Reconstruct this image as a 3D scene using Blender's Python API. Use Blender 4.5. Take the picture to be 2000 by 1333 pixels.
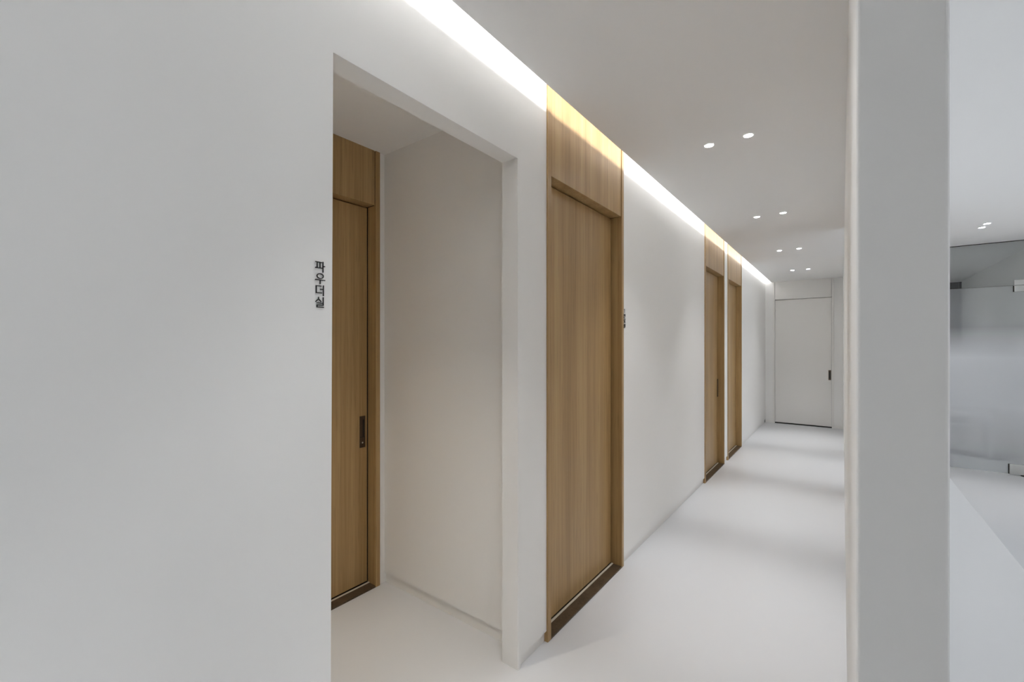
import bpy, bmesh, math
from mathutils import Vector, Matrix

# ------------------------------------------------------------------ clear, camera, world, exposure
for o in list(bpy.data.objects):
    bpy.data.objects.remove(o)
scene = bpy.context.scene
COL = scene.collection

F_PX, CX = 855.0, 1000.0
VP_X, VP_Y = 1645.0, 674.0                      # vanishing point of the corridor in the 2000 x 1333 frame
YAW = math.atan((VP_X - CX) / F_PX)             # the camera looks this far to the left of the corridor axis
H = 1.40
cam = bpy.data.cameras.new('camera')
cam.sensor_width = 36.0
cam.lens = 36.0 * F_PX / 2000.0
cam.shift_y = (VP_Y - 666.5) / 2000.0
cam.clip_start = 0.02
cam_o = bpy.data.objects.new('camera', cam)
COL.objects.link(cam_o)
cam_o.location = (0, 0, H)
cam_o.rotation_euler = (math.pi / 2, 0, YAW)
scene.camera = cam_o

world = bpy.data.worlds.new('daylight')
scene.world = world
world.use_nodes = True
bg = world.node_tree.nodes['Background']
bg.inputs['Color'].default_value = (0.93, 0.95, 1.0, 1)
bg.inputs['Strength'].default_value = 2.55

scene.view_settings.view_transform = 'Standard'
scene.view_settings.look = 'None'
scene.view_settings.gamma = 1.0
scene.view_settings.use_curve_mapping = False
scene.view_settings.exposure = 0.59
scene.cycles.use_light_tree = False
scene.cycles.adaptive_threshold = 0.05
scene.cycles.max_bounces = 10
scene.cycles.diffuse_bounces = 6
scene.cycles.transparent_max_bounces = 12

LED_STRENGTH = 24.0
LED_COLOR = (1.0, 0.992, 0.978)
SPOT_W = 25.0
FIELD_W = 8.5
NICHE_W = 45.0
LENS_STRENGTH = 84.0
HALL_W = 10.0
GLASS_ROOM_W = 17.0
NICHE_COLOR = (1.0, 0.90, 0.76)
SPOT_COLOR = (0.985, 0.99, 1.0)

# ------------------------------------------------------------------ measures (metres)
X0 = -1.111          # face of the corridor's left wall
WT = 0.088           # its thickness at the opening
XE = -1.012          # edge of the ceiling along the light slot
ZC = 2.519           # ceiling
ZT = 2.68            # top of the light slot
ZH = 2.205           # head of doors and opening
YEND = 9.08          # wall at the end of the corridor
YBACK = -3.4         # wall behind the camera
XN = -2.155          # niche back wall
YNS = 1.607          # niche side wall
XP0, XP1 = 0.0158, 0.111   # partition on the right
YP0, YP1 = 0.788, 5.25
YG = 7.0             # glass partition
XS = 1.685           # side wall beyond the glass
XR = 3.1             # hall wall on the right, with the added windows
BH = 0.052           # recessed base height

# ------------------------------------------------------------------ materials
def mat(name):
    m = bpy.data.materials.new(name)
    m.use_nodes = True
    nt = m.node_tree
    return m, nt, nt.nodes['Principled BSDF']

def paint(name, col, rough=0.5, bump=0.02, scale=240, spec=0.4):
    m, nt, b = mat(name)
    b.inputs['Roughness'].default_value = rough
    b.inputs['Specular IOR Level'].default_value = spec
    tc = nt.nodes.new('ShaderNodeTexCoord')
    n = nt.nodes.new('ShaderNodeTexNoise')
    n.inputs['Scale'].default_value = 1.4
    n.inputs['Detail'].default_value = 0
    nt.links.new(tc.outputs['Object'], n.inputs['Vector'])
    r = nt.nodes.new('ShaderNodeMix')
    r.data_type = 'RGBA'
    r.inputs[6].default_value = (*[c * 0.985 for c in col], 1)
    r.inputs[7].default_value = (*col, 1)
    nt.links.new(n.outputs['Fac'], r.inputs[0])
    nt.links.new(r.outputs[2], b.inputs['Base Color'])
    if bump:
        n2 = nt.nodes.new('ShaderNodeTexNoise')
        n2.inputs['Scale'].default_value = scale
        nt.links.new(tc.outputs['Object'], n2.inputs['Vector'])
        bp = nt.nodes.new('ShaderNodeBump')
        bp.inputs['Strength'].default_value = bump
        bp.inputs['Distance'].default_value = 0.002
        nt.links.new(n2.outputs['Fac'], bp.inputs['Height'])
        nt.links.new(bp.outputs['Normal'], b.inputs['Normal'])
    return m

M = {}
M['wall'] = paint('white_wall_paint', (0.905, 0.90, 0.887), 0.6, 0, spec=0.22)
M['ceiling'] = paint('white_ceiling_paint', (0.94, 0.935, 0.928), 0.7, 0)
M['floor'] = paint('white_poured_floor', (0.68, 0.688, 0.705), 0.38, 0, 60, 0.5)
M['slot'] = paint('bare_grey_board', (0.72, 0.72, 0.72), 0.8, 0)
M['base'] = paint('white_base', (0.90, 0.89, 0.87), 0.5, 0)
M['white_door'] = paint('white_door_lacquer', (0.87, 0.855, 0.83), 0.45, 0)
M['counter'] = paint('white_solid_surface', (0.88, 0.88, 0.89), 0.28, 0)
M['grey_door'] = paint('dark_grey_door', (0.03, 0.03, 0.032), 0.5, 0)
M['shell'] = paint('grey_light_block', (0.5, 0.5, 0.5), 0.9, 0)

def wood(name, dark, mid, light, rough=0.42, coat=0.3):
    m, nt, b = mat(name)
    L = nt.links.new
    tc = nt.nodes.new('ShaderNodeTexCoord')
    def stretched(sc, zs, detail, w=0.0):
        mp = nt.nodes.new('ShaderNodeMapping')
        mp.inputs['Scale'].default_value = (sc, sc, zs)
        L(tc.outputs['Object'], mp.inputs['Vector'])
        n = nt.nodes.new('ShaderNodeTexNoise')
        n.inputs['Scale'].default_value = 1.0
        n.inputs['Detail'].default_value = detail
        n.inputs['Distortion'].default_value = w
        L(mp.outputs['Vector'], n.inputs['Vector'])
        return n
    a = stretched(14, 0.35, 3)          # broad veneer leaves
    f = stretched(85, 1.1, 4, 0.15)     # grain
    k = stretched(150, 5.0, 2)          # short pores
    mx = nt.nodes.new('ShaderNodeMath'); mx.operation = 'MULTIPLY_ADD'
    L(f.outputs['Fac'], mx.inputs[0]); mx.inputs[1].default_value = 0.45
    sc = nt.nodes.new('ShaderNodeMath'); sc.operation = 'MULTIPLY'
    L(a.outputs['Fac'], sc.inputs[0]); sc.inputs[1].default_value = 0.55
    L(sc.outputs[0], mx.inputs[2])
    r = nt.nodes.new('ShaderNodeValToRGB')
    e = r.color_ramp.elements
    e[0].position, e[0].color = 0.34, (*dark, 1)
    e[1].position, e[1].color = 0.66, (*light, 1)
    c = e.new(0.5); c.color = (*mid, 1)
    L(mx.outputs[0], r.inputs['Fac'])
    pr = nt.nodes.new('ShaderNodeValToRGB')
    pr.color_ramp.elements[0].position = 0.30; pr.color_ramp.elements[0].color = (0.82, 0.80, 0.78, 1)
    pr.color_ramp.elements[1].position = 0.42; pr.color_ramp.elements[1].color = (1, 1, 1, 1)
    L(k.outputs['Fac'], pr.inputs['Fac'])
    mul = nt.nodes.new('ShaderNodeMix'); mul.data_type = 'RGBA'; mul.blend_type = 'MULTIPLY'
    mul.inputs[0].default_value = 1.0
    L(r.outputs['Color'], mul.inputs[6]); L(pr.outputs['Color'], mul.inputs[7])
    L(mul.outputs[2], b.inputs['Base Color'])
    b.inputs['Roughness'].default_value = rough
    b.inputs['Specular IOR Level'].default_value = 0.3
    b.inputs['Coat Weight'].default_value = coat
    b.inputs['Coat Roughness'].default_value = 0.34
    bp = nt.nodes.new('ShaderNodeBump')
    bp.inputs['Strength'].default_value = 0.06; bp.inputs['Distance'].default_value = 0.001
    L(f.outputs['Fac'], bp.inputs['Height']); L(bp.outputs['Normal'], b.inputs['Normal'])
    return m

M['oak'] = wood('oak_veneer', (0.33, 0.203, 0.079), (0.41, 0.262, 0.112), (0.49, 0.332, 0.152))
M['sill'] = wood('dark_stained_threshold', (0.055, 0.038, 0.022), (0.085, 0.058, 0.034), (0.115, 0.08, 0.05), 0.4, 0.1)

def metal(name, col, rough):
    m, nt, b = mat(name)
    b.inputs['Metallic'].default_value = 1.0
    b.inputs['Base Color'].default_value = (*col, 1)
    n = nt.nodes.new('ShaderNodeTexNoise'); n.inputs['Scale'].default_value = 90
    mr = nt.nodes.new('ShaderNodeMapRange')
    mr.inputs['To Min'].default_value = rough * 0.85; mr.inputs['To Max'].default_value = rough * 1.15
    nt.links.new(n.outputs['Fac'], mr.inputs['Value'])
    nt.links.new(mr.outputs['Result'], b.inputs['Roughness'])
    return m
M['bronze'] = metal('bronze_metal', (0.13, 0.10, 0.075), 0.4)
M['steel'] = metal('satin_steel', (0.72, 0.72, 0.70), 0.32)
M['alu'] = metal('aluminium', (0.8, 0.8, 0.8), 0.4)

def plain(name, col, rough):
    m, nt, b = mat(name)
    b.inputs['Base Color'].default_value = (*col, 1)
    b.inputs['Roughness'].default_value = rough
    return m
M['track'] = plain('pale_floor_track', (0.62, 0.56, 0.47), 0.5)
M['black'] = plain('black_acrylic', (0.012, 0.012, 0.012), 0.35)
M['dark'] = plain('dark_gap_seal', (0.015, 0.012, 0.01), 0.8)

def emit(name, col, s):
    m, nt, b = mat(name)
    b.inputs['Base Color'].default_value = (0.8, 0.8, 0.8, 1)
    b.inputs['Emission Color'].default_value = (*col, 1)
    b.inputs['Emission Strength'].default_value = s
    return m
M['lens'] = emit('lit_downlight_lens', SPOT_COLOR, LENS_STRENGTH)
M['lens_warm'] = emit('added_warm_lens', NICHE_COLOR, 34.0)
M['led'] = emit('lit_led_diffuser', LED_COLOR, LED_STRENGTH)

def glass(name, frosted):
    m = bpy.data.materials.new(name); m.use_nodes = True
    nt = m.node_tree; nt.nodes.clear(); L = nt.links.new
    out = nt.nodes.new('ShaderNodeOutputMaterial')
    tr = nt.nodes.new('ShaderNodeBsdfTransparent'); tr.inputs['Color'].default_value = (0.90, 0.915, 0.915, 1)
    gl = nt.nodes.new('ShaderNodeBsdfGlossy'); gl.inputs['Roughness'].default_value = 0.15
    fr = nt.nodes.new('ShaderNodeFresnel'); fr.inputs['IOR'].default_value = 1.5
    mx = nt.nodes.new('ShaderNodeMixShader')
    L(fr.outputs[0], mx.inputs[0]); L(tr.outputs[0], mx.inputs[1]); L(gl.outputs[0], mx.inputs[2])
    if not frosted:
        L(mx.outputs[0], out.inputs['Surface']); return m
    tc = nt.nodes.new('ShaderNodeTexCoord'); sp = nt.nodes.new('ShaderNodeSeparateXYZ')
    L(tc.outputs['Object'], sp.inputs[0])
    mr = nt.nodes.new('ShaderNodeMapRange'); mr.inputs['From Min'].default_value = 0.0; mr.inputs['From Max'].default_value = 2.0
    L(sp.outputs['Z'], mr.inputs['Value'])
    rp = nt.nodes.new('ShaderNodeValToRGB'); rp.color_ramp.interpolation = 'LINEAR'
    e = rp.color_ramp.elements
    e[0].position, e[0].color = 0.0, (0.28, 0.28, 0.28, 1)
    e[1].position, e[1].color = 0.80, (0.28, 0.28, 0.28, 1)
    for p, v in ((0.10, 0.36), (0.36, 0.93), (0.63, 0.95)):
        q = e.new(p); q.color = (v, v, v, 1)
    L(mr.outputs[0], rp.inputs[0])
    df = nt.nodes.new('ShaderNodeBsdfDiffuse'); df.inputs['Color'].default_value = (0.88, 0.90, 0.94, 1)
    tl = nt.nodes.new('ShaderNodeBsdfTranslucent'); tl.inputs['Color'].default_value = (0.88, 0.90, 0.94, 1)
    fm = nt.nodes.new('ShaderNodeMixShader'); fm.inputs[0].default_value = 0.5
    L(df.outputs[0], fm.inputs[1]); L(tl.outputs[0], fm.inputs[2])
    m2 = nt.nodes.new('ShaderNodeMixShader')
    L(rp.outputs[0], m2.inputs[0]); L(mx.outputs[0], m2.inputs[1]); L(fm.outputs[0], m2.inputs[2])
    L(m2.outputs[0], out.inputs['Surface'])
    return m
def clear(name):
    m = bpy.data.materials.new(name); m.use_nodes = True
    nt = m.node_tree; nt.nodes.clear()
    out = nt.nodes.new('ShaderNodeOutputMaterial'); tr = nt.nodes.new('ShaderNodeBsdfTransparent')
    tr.inputs['Color'].default_value = (0.93, 0.945, 0.945, 1)
    nt.links.new(tr.outputs[0], out.inputs['Surface'])
    return m
M['clear'] = clear('clear_glass_back')
M['glass'] = glass('clear_grey_glass', False)
M['frost'] = glass('glass_with_frosted_film', True)

# ------------------------------------------------------------------ helpers
def add_box(bm, x0, x1, y0, y1, z0, z1, bev=0.0, seg=2):
    vs = [bm.verts.new((x, y, z)) for x in (x0, x1) for y in (y0, y1) for z in (z0, z1)]
    f = [(0, 1, 3, 2), (4, 6, 7, 5), (0, 4, 5, 1), (2, 3, 7, 6), (0, 2, 6, 4), (1, 5, 7, 3)]
    fs = [bm.faces.new([vs[i] for i in q]) for q in f]
    if bev:
        es = list({e for q in fs for e in q.edges})
        bmesh.ops.bevel(bm, geom=es, offset=bev, segments=seg, profile=0.5, affect='EDGES')

def link(name, bm, m, parent=None, smooth=False):
    bmesh.ops.recalc_face_normals(bm, faces=bm.faces)
    me = bpy.data.meshes.new(name)
    bm.to_mesh(me); bm.free()
    me.materials.append(M[m])
    if smooth:
        for p in me.polygons: p.use_smooth = True
    o = bpy.data.objects.new(name, me)
    COL.objects.link(o)
    o.parent = parent
    return o

def box(name, m, x0, x1, y0, y1, z0, z1, parent=None, bev=0.0, seg=2):
    bm = bmesh.new(); add_box(bm, x0, x1, y0, y1, z0, z1, bev, seg)
    return link(name, bm, m, parent)

def prism_x(bm, pts, x0, x1, bev=0.0, bev_pts=()):
    """polygon of (y, z) extruded along x; the edges that run along x at the listed corners are rounded"""
    a = [bm.verts.new((x0, y, z)) for y, z in pts]
    b = [bm.verts.new((x1, y, z)) for y, z in pts]
    bm.faces.new(a); bm.faces.new(list(reversed(b)))
    n = len(pts)
    for i in range(n):
        bm.faces.new((a[i], b[i], b[(i + 1) % n], a[(i + 1) % n]))
    if bev:
        es = [e for v in b for e in v.link_edges
              if e.other_vert(v) in b and (e.verts[0].co.yz.to_tuple(4), e.verts[1].co.yz.to_tuple(4))]
        ok = set()
        for e in es:
            p, q = [(round(v.co.y, 4), round(v.co.z, 4)) for v in e.verts]
            if p in bev_pts and q in bev_pts: ok.add(e)
        bmesh.ops.bevel(bm, geom=list(ok), offset=bev, segments=3, profile=0.5, affect='EDGES')

def lathe(bm, prof, seg=32):
    rings = []
    for r, z in prof:
        if r < 1e-6:
            rings.append([bm.verts.new((0, 0, z))])
        else:
            rings.append([bm.verts.new((r * math.cos(2 * math.pi * k / seg), r * math.sin(2 * math.pi * k / seg), z)) for k in range(seg)])
    for a, b in zip(rings, rings[1:]):
        for k in range(seg):
            q = [a[k % len(a)], a[(k + 1) % len(a)], b[(k + 1) % len(b)], b[k % len(b)]]
            q2 = []
            for v in q:
                if v not in q2: q2.append(v)
            if len(q2) > 2: bm.faces.new(q2)

def tag(o, label, cat=None, group=None, kind=None):
    o['label'] = label
    if cat: o['category'] = cat
    if group: o['group'] = group
    if kind: o['kind'] = kind
    return o

def struct(o, label, cat):
    return tag(o, label, cat, None, 'structure')

def empty(name, loc, rz=0.0):
    o = bpy.data.objects.new(name, None)
    o.empty_display_size = 0.1
    COL.objects.link(o)
    o.location = loc; o.rotation_euler = (0, 0, rz)
    return o

# ------------------------------------------------------------------ the setting: floor, ceiling, walls
struct(box('floor', 'floor', -2.7, XR + 0.2, YBACK - 0.2, 11.1, -0.10, 0.0), 'seamless white poured floor of the corridor and hall', 'floor')
struct(box('ceiling', 'ceiling', XE, XR, YBACK, 10.9, ZC, ZC + 0.012), 'flat white ceiling with paired round downlights', 'ceiling')
struct(box('ceiling_slot', 'slot', X0 - WT, -0.72, YBACK, YEND, ZT, ZT + 0.05), 'grey top of the light slot above the left wall', 'ceiling')
struct(box('trim_1', 'slot', -0.74, -0.72, YBACK, YEND, ZC + 0.0125, ZT - 0.0005), 'grey back board of the light slot', 'trim')
struct(box('ceiling_light_block', 'shell', -2.7, XR + 0.2, YBACK - 0.2, 11.1, 2.76, 2.86), 'plain slab added above the suspended ceiling to block stray light', 'ceiling')  # unseen slab, added to keep world light out from above

D1, D2, D3 = (1.742, 2.637), (4.700, 5.612), (5.806, 6.718)     # corridor doors, along y
OP = (0.656, 1.517)                                              # opening into the niche
bm = bmesh.new()
opc = [(OP[0], 0.0), (OP[0], ZH), (OP[1], ZH), (OP[1], 0.0)]
ptsA = [(YBACK, BH), (YBACK, ZT), (D1[0], ZT), (D1[0], BH), (OP[1] + 0.02, BH), (OP[1] + 0.02, 0.0),
        *reversed(opc), (OP[0] - 0.02, 0.0), (OP[0] - 0.02, BH)]
prism_x(bm, ptsA, X0 - WT, X0, 0.005, {(round(a, 4), round(b, 4)) for a, b in opc})
for y0, y1 in ((D1[1], D2[0]), (D2[1], D3[0]), (D3[1], YEND)):
    add_box(bm, X0 - WT, X0, y0, y1, BH, ZT)
struct(link('wall_left', bm, 'wall'), 'long white wall at the left with an opening and oak doors', 'wall')
for y0, y1, where in ((YBACK, OP[0] - 0.02, 'left of the opening'), (OP[1] + 0.02, D1[0], 'between the opening and the nearest oak door'),
                      (D1[1], D2[0], 'along the long stretch after the nearest oak door'), (D2[1], D3[0], 'between the two far oak doors'),
                      (D3[1], YEND, 'after the farthest oak door')):
    struct(box('baseboard_left', 'base', X0 - 0.05, X0 - 0.012, y0, y1, 0, BH),
           'recessed white base of the left wall ' + where, 'baseboard')['group'] = 'recessed bases of the left wall'

# niche behind the opening
NY0 = 0.56
struct(box('ceiling_niche', 'ceiling', XN, X0 - WT, NY0, YNS, ZC, ZC + 0.04), 'white ceiling of the niche behind the opening', 'ceiling')
struct(box('wall_niche_side', 'wall', XN, X0 - WT, YNS, YNS + 0.08, 0.062, ZC + 0.04), 'white side wall of the niche facing the camera', 'wall')
struct(box('baseboard_niche', 'base', XN, X0 - WT, YNS + 0.012, YNS + 0.06, 0, 0.062), 'low recessed white base of the niche side wall', 'baseboard')
struct(box('wall_niche_near', 'wall', XN, X0 - WT, NY0 - 0.08, NY0, 0, ZC + 0.04), 'white near side wall of the niche', 'wall')
ND = (0.664, 1.572)
bm = bmesh.new()
add_box(bm, XN - 0.1, XN, NY0 - 0.08, ND[0], 0, ZC + 0.04)
add_box(bm, XN - 0.1, XN, ND[1], YNS + 0.08, 0, ZC + 0.04)
struct(link('wall_niche_back', bm, 'wall'), 'narrow white strips of wall beside the niche door', 'wall')

# end of the corridor
ED = (-0.990, -0.113)
bm = bmesh.new()
add_box(bm, X0 - WT, ED[0], YEND, YEND + 0.1, BH, ZT)
add_box(bm, ED[1], XP0, YEND, YEND + 0.1, BH, ZT)
struct(link('wall_end', bm, 'wall'), 'white wall closing the corridor around the white door', 'wall')
for x0, x1, where in ((X0, ED[0], 'left'), (ED[1], XP0, 'right')):
    struct(box('baseboard_end', 'base', x0, x1, YEND + 0.010, YEND + 0.05, 0, BH),
           'recessed white base just %s of the white door' % where, 'baseboard')['group'] = 'recessed bases of the end wall'

# partition at the right, whose near end faces the camera
bm = bmesh.new()
add_box(bm, XP0, XP1, YP0, YP1, 0, ZC, 0.0045, 3)
struct(link('wall_right', bm, 'wall'), 'thin white partition whose narrow end faces the camera', 'wall')
struct(box('wall_right_far', 'wall', XP0, XP1, YG - 0.02, 10.9, 0, ZC), 'white partition beside the glass front', 'wall')
# beyond the glass, hall and shell
struct(box('wall_side', 'wall', XS, XS + 0.1, YG - 0.02, 10.9, 0, ZC), 'white side wall of the room behind the glass', 'wall')
struct(box('wall_glass_side', 'wall', XS + 0.1, XR, YG - 0.02, YG + 0.1, 0, ZC), 'white wall to the right of the glass front', 'wall')
bm = bmesh.new()
add_box(bm, -2.7, 0.70, 10.9, 11.0, 0, 2.76)
add_box(bm, XS - 0.01, XR + 0.2, 10.9, 11.0, 0, 2.76)
add_box(bm, 0.70, XS - 0.01, 10.9, 11.0, ZC - 0.01, 2.76)
struct(link('wall_far', bm, 'wall'), 'white rear wall of the room behind the glass', 'wall')
struct(box('wall_back', 'wall', -2.7, XR + 0.2, YBACK - 0.1, YBACK, 0, 2.76), 'white wall behind the camera', 'wall')
struct(box('wall_light_block', 'shell', -2.7, -2.6, YBACK, 10.9, 0, 2.76), 'plain outer wall added to block stray light behind the oak doors', 'wall')  # unseen wall, added against light leaking round the oak doors
WY = [(0.0, 1.5), (1.8, 3.9), (4.2, 6.3)]
WZ = (0.85, 2.35)
bm = bmesh.new()
add_box(bm, XR, XR + 0.2, YBACK, 10.9, 0, WZ[0])
add_box(bm, XR, XR + 0.2, YBACK, 10.9, WZ[1], 2.76)
prev = YBACK
for y0, y1 in WY + [(10.9, 0)]:
    add_box(bm, XR, XR + 0.2, prev, y0, WZ[0], WZ[1]); prev = y1
struct(link('wall_window_side', bm, 'wall'), 'white wall of the hall at the right with added windows', 'wall')
for i, (y0, y1) in enumerate(WY):  # unseen windows, added to bring daylight into the hall
    w = empty('window_%d' % (i + 1), (XR + 0.1, y0, WZ[0]))
    struct(w, ['nearest', 'middle', 'farthest'][i] + ' added daylight window in the right hand hall wall', 'window')['group'] = 'added windows of the hall'
    wd, ht = y1 - y0, WZ[1] - WZ[0]
    bm = bmesh.new()
    add_box(bm, -0.03, 0.03, 0, 0.05, 0, ht); add_box(bm, -0.03, 0.03, wd - 0.05, wd, 0, ht)
    add_box(bm, -0.03, 0.03, 0.05, wd - 0.05, 0, 0.05); add_box(bm, -0.03, 0.03, 0.05, wd - 0.05, ht - 0.05, ht)
    add_box(bm, -0.03, 0.03, wd / 2 - 0.025, wd / 2 + 0.025, 0.05, ht - 0.05)
    link('window_frame', bm, 'white_door', w)
    for a, b in ((0.05, wd / 2 - 0.025), (wd / 2 + 0.025, wd - 0.05)):
        box('pane', 'glass', -0.004, 0.004, a, b, 0.05, ht - 0.05, w)
    pl = bpy.data.lights.new('window_portal', 'AREA')
    pl.shape = 'RECTANGLE'; pl.size = ht; pl.size_y = wd; pl.cycles.is_portal = True
    po = bpy.data.objects.new('window_portal', pl); COL.objects.link(po)
    po.location = (XR + 0.21, (y0 + y1) / 2, (WZ[0] + WZ[1]) / 2)
    po.rotation_euler = (0, math.pi / 2, 0)      # faces -x, into the hall

# ------------------------------------------------------------------ doors
# local frame of a door: y along its width, x out of the wall, z up
def make_door(n, loc, rz, width, m, label, recess=0.062, proud=0.008, head=ZH, top=ZT, casing=0.030,
              handle=None, threshold=True, depth=0.11, joint='dark', gap=0.010):
    d = empty('door_%d' % n, loc, rz)
    struct(d, label, 'door')
    for y0 in (0.0, width - casing):
        box('casing', m, -depth, proud, y0, y0 + casing, 0, top, d, 0.0012, 1)
    a, b = casing, width - casing
    box('transom_panel', m, -depth, proud - 0.004, a + 0.006, b - 0.006, head, top, d, 0.001, 1)
    bm = bmesh.new()                                               # dark joints behind the panel and around the leaf
    add_box(bm, -depth, -0.008, a, a + 0.006, head, top)
    add_box(bm, -depth, -0.008, b - 0.006, b, head, top)
    add_box(bm, -depth, -recess - 0.006, a, a + gap, 0.016, head)
    add_box(bm, -depth, -recess - 0.006, b - gap, b, 0.016, head)
    link('joint_seal', bm, joint, d)
    zb = 0.020
    leaf = box('door_leaf', m, -recess - 0.042, -recess, a + gap, b - gap, zb, head - 0.006, d, 0.0015, 1)
    if threshold:
        t = box('threshold', 'sill', -recess - 0.045, proud, a, b, 0, 0.010, d, 0.001, 1)
        box('floor_track', 'track', -recess + 0.001, -recess + 0.012, a, b, 0.010, 0.0125, t)
    else:
        box('threshold', 'dark', -recess - 0.04, -recess - 0.004, a, b, 0, 0.012, d)
    if handle == 'pull':                                           # flush pull: plate with a finger slot and a small lock
        y1 = b - gap - 0.012; y0 = y1 - 0.038
        z0, z1 = 0.806, 0.988
        p = box('pull_handle', 'bronze', -recess, -recess + 0.0022, y0, y1, z0, z1, leaf, 0.0008, 1)
        box('finger_slot', 'black', -recess + 0.0022, -recess + 0.0030, y0 + 0.020, y0 + 0.028, z0 + 0.062, z1 - 0.020, p)
        box('lock_seam', 'black', -recess + 0.0022, -recess + 0.0028, y0 + 0.002, y1 - 0.002, z0 + 0.0595, z0 + 0.062, p)
        bm = bmesh.new(); lathe(bm, [(0, 0.0015), (0.004, 0.0015), (0.005, 0), (0, 0)], 14)
        bmesh.ops.rotate(bm, verts=bm.verts, matrix=Matrix.Rotation(math.pi / 2, 3, 'Y'))
        bmesh.ops.translate(bm, verts=bm.verts, vec=(-recess + 0.0022, (y0 + y1) / 2, z0 + 0.028))
        link('lock_button', bm, 'steel', p)
    elif handle == 'plain':
        y1 = b - gap - 0.006; y0 = y1 - 0.036
        p = box('pull_handle', 'bronze', -recess, -recess + 0.0025, y0, y1, 0.806, 0.972, leaf, 0.0008, 1)
        box('finger_slot', 'black', -recess + 0.0025, -recess + 0.0032, y0 + 0.009, y1 - 0.009, 0.83, 0.948, p)
    elif handle == 'edge':
        y1 = b - gap
        box('edge_pull', 'bronze', -recess - 0.002, -recess + 0.009, y1 - 0.022, y1, 0.79, 1.0, leaf, 0.004, 2)
    return d

FX = X0
make_door(1, (FX, D1[0], 0), 0, D1[1] - D1[0], 'oak', 'nearest oak corridor door, tall panel above, between the opening and the long wall')
make_door(2, (FX, D2[0], 0), 0, D2[1] - D2[0], 'oak', 'nearer of the two neighbouring oak doors far down the corridor', handle='edge')
make_door(3, (FX, D3[0], 0), 0, D3[1] - D3[0], 'oak', 'farthest oak door, next to the corridor end')
make_door(4, (XN, ND[0], 0), 0, ND[1] - ND[0], 'oak', 'oak sliding door with bronze pull inside the niche', top=ZC + 0.03, handle='pull')
make_door(5, (ED[0], YEND, 0), -math.pi / 2, ED[1] - ED[0], 'white_door', 'white flush door at the end of the corridor',
          recess=0.030, proud=0.012, top=ZC, casing=0.026, handle='plain', threshold=False, joint='slot', gap=0.005)
d6 = empty('door_6', (0.70, 10.9, 0), -math.pi / 2)
struct(d6, 'dark grey tall door seen through the clear upper glass', 'door')
wd = XS - 0.01 - 0.70
for y0 in (0, wd - 0.03): box('casing', 'grey_door', -0.08, 0.006, y0, y0 + 0.03, 0, ZC - 0.01, d6)
box('door_leaf', 'grey_door', -0.05, -0.01, 0.033, wd - 0.033, 0.01, ZC - 0.01, d6)

# ------------------------------------------------------------------ frameless glass front
GX0, GX1, GH = XP1, XS, 2.035
w4 = empty('window_4', (GX0, YG, 0))
struct(w4, 'clear glass panel above the frosted glass door', 'window')
box('pane', 'glass', 0.004, GX1 - GX0 - 0.004, -0.006, 0.006, GH + 0.004, ZC - 0.005, w4)
box('channel', 'dark', 0.0, GX1 - GX0, -0.009, 0.009, ZC - 0.005, ZC - 0.001, w4)
gd = empty('door_7', (GX0, YG, 0))
struct(gd, 'frameless glass door with frosted band and steel corner fittings', 'door')
HX = 1.600 - GX0
def film_pane(name, x0, x1, z0):
    o = box(name, 'frost', x0, x1, -0.006, 0.006, z0, GH, gd)
    o.data.materials.append(M['clear'])
    for p in o.data.polygons:
        if p.normal.y > -0.5: p.material_index = 1
film_pane('pane', 0.60, HX, 0.012)
film_pane('side_pane', 0.004, 0.594, 0.004)
film_pane('closing_pane', HX + 0.006, GX1 - GX0 - 0.004, 0.004)
for nm, z0, z1, xa in (('bottom_fitting', 0.012, 0.118, HX - 0.165), ('top_fitting', GH - 0.066, GH - 0.001, HX - 0.130)):
    f = box(nm, 'steel', xa, HX + 0.001, -0.022, 0.022, z0, z1, gd, 0.004, 3)
    box('fitting_edge', 'dark', xa - 0.005, xa, -0.016, 0.016, z0, z1, f)
box('seam_seal', 'dark', 0.004, HX - 0.132, -0.004, 0.004, GH + 0.001, GH + 0.0035, w4)
f = box('over_fitting', 'steel', HX - 0.130, HX + 0.001, -0.022, 0.022, GH + 0.004, GH + 0.060, w4, 0.004, 3)
box('floor_pivot', 'dark', HX - 0.075, HX - 0.035, -0.020, 0.020, 0, 0.012, gd)

# ------------------------------------------------------------------ light slot strip and downlights
led = empty('led_strip', (-0.925, YBACK + 0.02, ZC + 0.012))
tag(led, 'lit LED strip hidden in the ceiling slot above the left wall', 'light strip')
LL = YEND - YBACK - 0.06
box('profile', 'alu', 0.004, 0.010, 0, LL, 0, 0.036, led)
box('diffuser', 'led', 0.0, 0.004, 0, LL, 0.014, 0.034, led)

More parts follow.
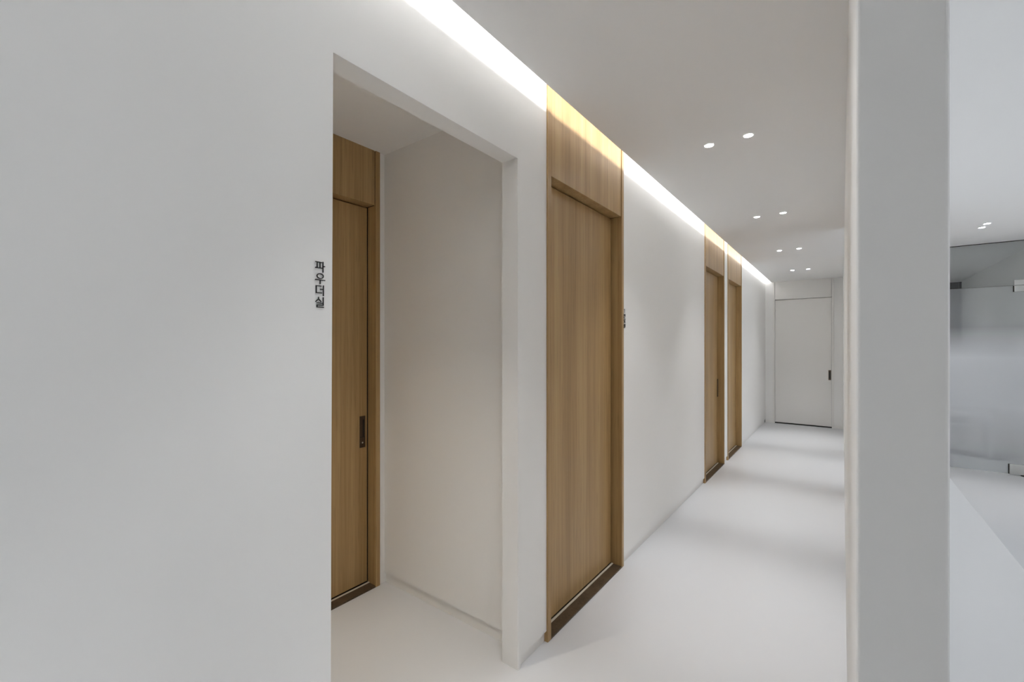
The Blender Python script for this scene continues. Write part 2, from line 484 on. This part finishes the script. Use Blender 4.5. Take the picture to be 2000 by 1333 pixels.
bm = bmesh.new(); lathe(bm, [(0.0215, -0.0010), (0.0220, -0.0022), (0.0255, -0.0022), (0.0265, -0.0006), (0.0265, -0.0002)], 40)
ring_me = None
def downlight(x, y, label, group, beam=None, first=[None]):
    t = empty('downlight', (x, y, ZC))
    tag(t, label, 'downlight', group)
    if first[0] is None:
        global bm
        r = link('trim_ring', bm, 'ceiling', t, True)
        b2 = bmesh.new(); lathe(b2, [(0.0, -0.0016), (0.0216, -0.0012)], 40)
        l = link('lens', b2, 'lens', t)
        sp = bpy.data.lights.new('beam', 'SPOT')
        sp.energy = SPOT_W; sp.color = SPOT_COLOR; sp.spot_size = math.radians(46); sp.spot_blend = 1.0
        sp.shadow_soft_size = 0.02
        s = bpy.data.objects.new('beam', sp); COL.objects.link(s); s.parent = t; s.location = (0, 0, -0.006)
        fd = sp.copy(); fd.name = 'field'; fd.energy = FIELD_W; fd.spot_size = math.radians(78); fd.spot_blend = 0.4
        fo = bpy.data.objects.new('field', fd); COL.objects.link(fo); fo.parent = t; fo.location = (0, 0, -0.006)
        first[0] = (r, l, s, fo)
    else:
        for q in first[0][:3] if beam else first[0]:
            c = q.copy(); COL.objects.link(c); c.parent = t
            if beam and len(beam) > 3 and q.name.startswith('lens'):
                c.data = c.data.copy(); c.data.materials[0] = M[beam[3]]
            if beam and c.type == 'LIGHT':
                c.data = c.data.copy()
                c.data.energy, c.data.color, c.data.spot_size = beam[0], beam[1], math.radians(beam[2])
    return t

ordn = ['nearest', 'second nearest', 'third nearest', 'farthest']
for k, y in enumerate((2.625, 4.343, 6.06, 7.775)):
    downlight(-0.596, y, 'left small round downlight of the %s pair on the corridor ceiling' % ordn[k], 'corridor downlights')
    downlight(-0.400, y, 'right small round downlight of the %s pair on the corridor ceiling' % ordn[k], 'corridor downlights')
downlight(1.067, 5.86, 'nearer small downlight before the glass front, right of the partition', 'hall downlights', (HALL_W, SPOT_COLOR, 58))
downlight(1.062, 6.03, 'farther small downlight before the glass front, right of the partition', 'hall downlights', (HALL_W, SPOT_COLOR, 58))
for x, y, where in ((-0.596, 0.91, 'left of the pair over the niche opening'), (-0.400, 0.91, 'right of the pair over the niche opening'),
                    (-0.596, -0.81, 'left of the pair behind the camera'), (-0.400, -0.81, 'right of the pair behind the camera'),
                    (2.1, 5.9, 'added fill, nearest the glass front in the window row'), (2.1, 4.2, 'added fill, third along the window row'),  # lamps over the hall from here on are added to brighten it
                    (2.1, 2.5, 'added fill, second along the window row'), (1.75, 4.2, 'added fill, farther of two over the middle of the hall'),
                    (1.75, 2.5, 'added fill, nearer of two over the middle of the hall')):
    downlight(x, y, 'small round ceiling downlight, ' + where, 'downlights out of view')
for x, where in ((0.36, 'left'), (0.56, 'right')):  # unseen pair, added to brighten the partition's near end
    downlight(x, -0.95, 'small round ceiling downlight, %s of the pair added to light the partition end' % where, 'downlights out of view', (HALL_W, SPOT_COLOR, 58))
for x, y, where in ((0.70, 7.4, 'left of the nearer pair'), (0.90, 7.4, 'right of the nearer pair'),  # hidden pairs, added to light the room behind the glass
                    (0.70, 9.6, 'left of the farther pair'), (0.90, 9.6, 'right of the farther pair')):
    downlight(x, y, 'small round downlight added behind the glass front, ' + where, 'added downlights behind the glass', (GLASS_ROOM_W, SPOT_COLOR, 90))
downlight(-1.55, 0.66, 'small round downlight added out of view in the niche ceiling', 'added niche downlight', (NICHE_W, NICHE_COLOR, 84, 'lens_warm'))  # unseen lamp, added to brighten the niche

# ------------------------------------------------------------------ wall lettering
GLYPH = {
    'pa': [[(0, .97), (.66, .93)], [(.16, .96), (.16, .40)], [(.48, .94), (.48, .40)], [(-.02, .38), (.68, .38)], [(.82, 1), (.82, 0)], [(.82, .58), (1.0, .58)]],
    'u': ['ring', [(-.02, .37), (1.02, .37)], [(.5, .37), (.5, 0)]],
    'deo': [[(.60, .95), (.06, .95), (.06, .26), (.66, .26)], [(.87, 1), (.87, 0)], [(.52, .62), (.87, .62)]],
    'sil': [[(.32, 1), (.30, .84), (0, .56)], [(.31, .84), (.60, .58)], [(.85, 1), (.85, .50)],
            [(.14, .43), (.85, .43), (.85, .22), (.14, .22), (.14, .01), (.87, .01)]],
    'one': [[(.32, .84), (.52, 1), (.52, 0)]],
    'jin': [[(0, .97), (.62, .97)], [(.31, .97), (.28, .78), (-.02, .50)], [(.30, .80), (.62, .50)], [(.86, 1), (.86, .34)], [(.16, .32), (.16, .01), (.90, .01)]],
    'ryo': [[(.14, 1), (.86, 1), (.86, .78), (.14, .78), (.14, .55), (.88, .55)], [(.34, .44), (.34, .06)], [(.66, .44), (.66, .06)], [(-.02, .05), (1.02, .05)]],
}
def sign(y, ztop, w, h, pitch, glyphs, label, st=0.0023, dp=0.003):
    t = empty('room_sign', (X0, y, ztop))
    tag(t, label, 'sign', 'wall lettering')
    for k, g in enumerate(glyphs):
        bm = bmesh.new()
        zb = -k * pitch - h
        for pl in GLYPH[g]:
            if pl == 'ring':
                cy, cz, ry, rz = 0.5 * w, zb + 0.76 * h, 0.36 * w, 0.24 * h
                N = 28
                q = [[bm.verts.new((x, cy + (ry + s * st / 2) * math.cos(2 * math.pi * i / N), cz + (rz + s * st / 2) * math.sin(2 * math.pi * i / N)))
                      for i in range(N)] for x, s in ((0.0005, -1), (0.0005, 1), (dp, 1), (dp, -1))]
                for a, b in ((0, 1), (1, 2), (2, 3), (3, 0)):
                    for i in range(N):
                        bm.faces.new((q[a][i], q[a][(i + 1) % N], q[b][(i + 1) % N], q[b][i]))
                continue
            for (a, b), (c, d) in zip(pl, pl[1:]):
                p = Vector((a * w, zb + b * h)); q = Vector((c * w, zb + d * h))
                u = (q - p).normalized(); n = Vector((-u.y, u.x)) * st / 2
                p = p - u * st * 0.45; q = q + u * st * 0.45
                prism_x(bm, [tuple(v) for v in (p + n, p - n, q - n, q + n)], 0.0005, dp)
        link('letter', bm, 'black', t)
    return t
sign(0.6105, 1.621, 0.0245, 0.0265, 0.0315, ['pa', 'u', 'deo', 'sil'], 'four black Korean letters in a column on the wall left of the opening')
sign(2.652, 1.628, 0.0255, 0.0240, 0.0315, ['one', 'jin', 'ryo', 'sil'], 'small black numeral and Korean letters beside the nearest oak corridor door', 0.0023)

# ------------------------------------------------------------------ furniture at the right
CZ, CXE = 0.72, 0.441
ct = empty('counter', ((XP1 + CXE) / 2, 3.0, 0))
tag(ct, 'white counter running along the right side of the thin partition', 'counter')
hw = (CXE - XP1) / 2 - 0.001
box('worktop', 'counter', -hw, hw, -2.18, 2.18, CZ - 0.04, CZ, ct, 0.003, 2)
for y0 in (-2.15, -0.02, 2.11):
    box('support_panel', 'counter', -hw + 0.002, hw - 0.03, y0, y0 + 0.04, 0, CZ - 0.04, ct, 0.002, 1)
box('back_panel', 'counter', -hw + 0.002, -hw + 0.022, -2.11, 2.11, 0.10, CZ - 0.041, ct)

bn = empty('bench', (1.02, 7.92, 0))
tag(bn, 'low white bench blurred behind the frosted glass', 'bench')
box('seat', 'counter', -0.45, 0.45, -0.17, 0.17, 0.505, 0.55, bn, 0.003, 2)
for x0 in (-0.45, 0.41):
    box('support_panel', 'counter', x0, x0 + 0.04, -0.165, 0.165, 0, 0.505, bn, 0.002, 1)
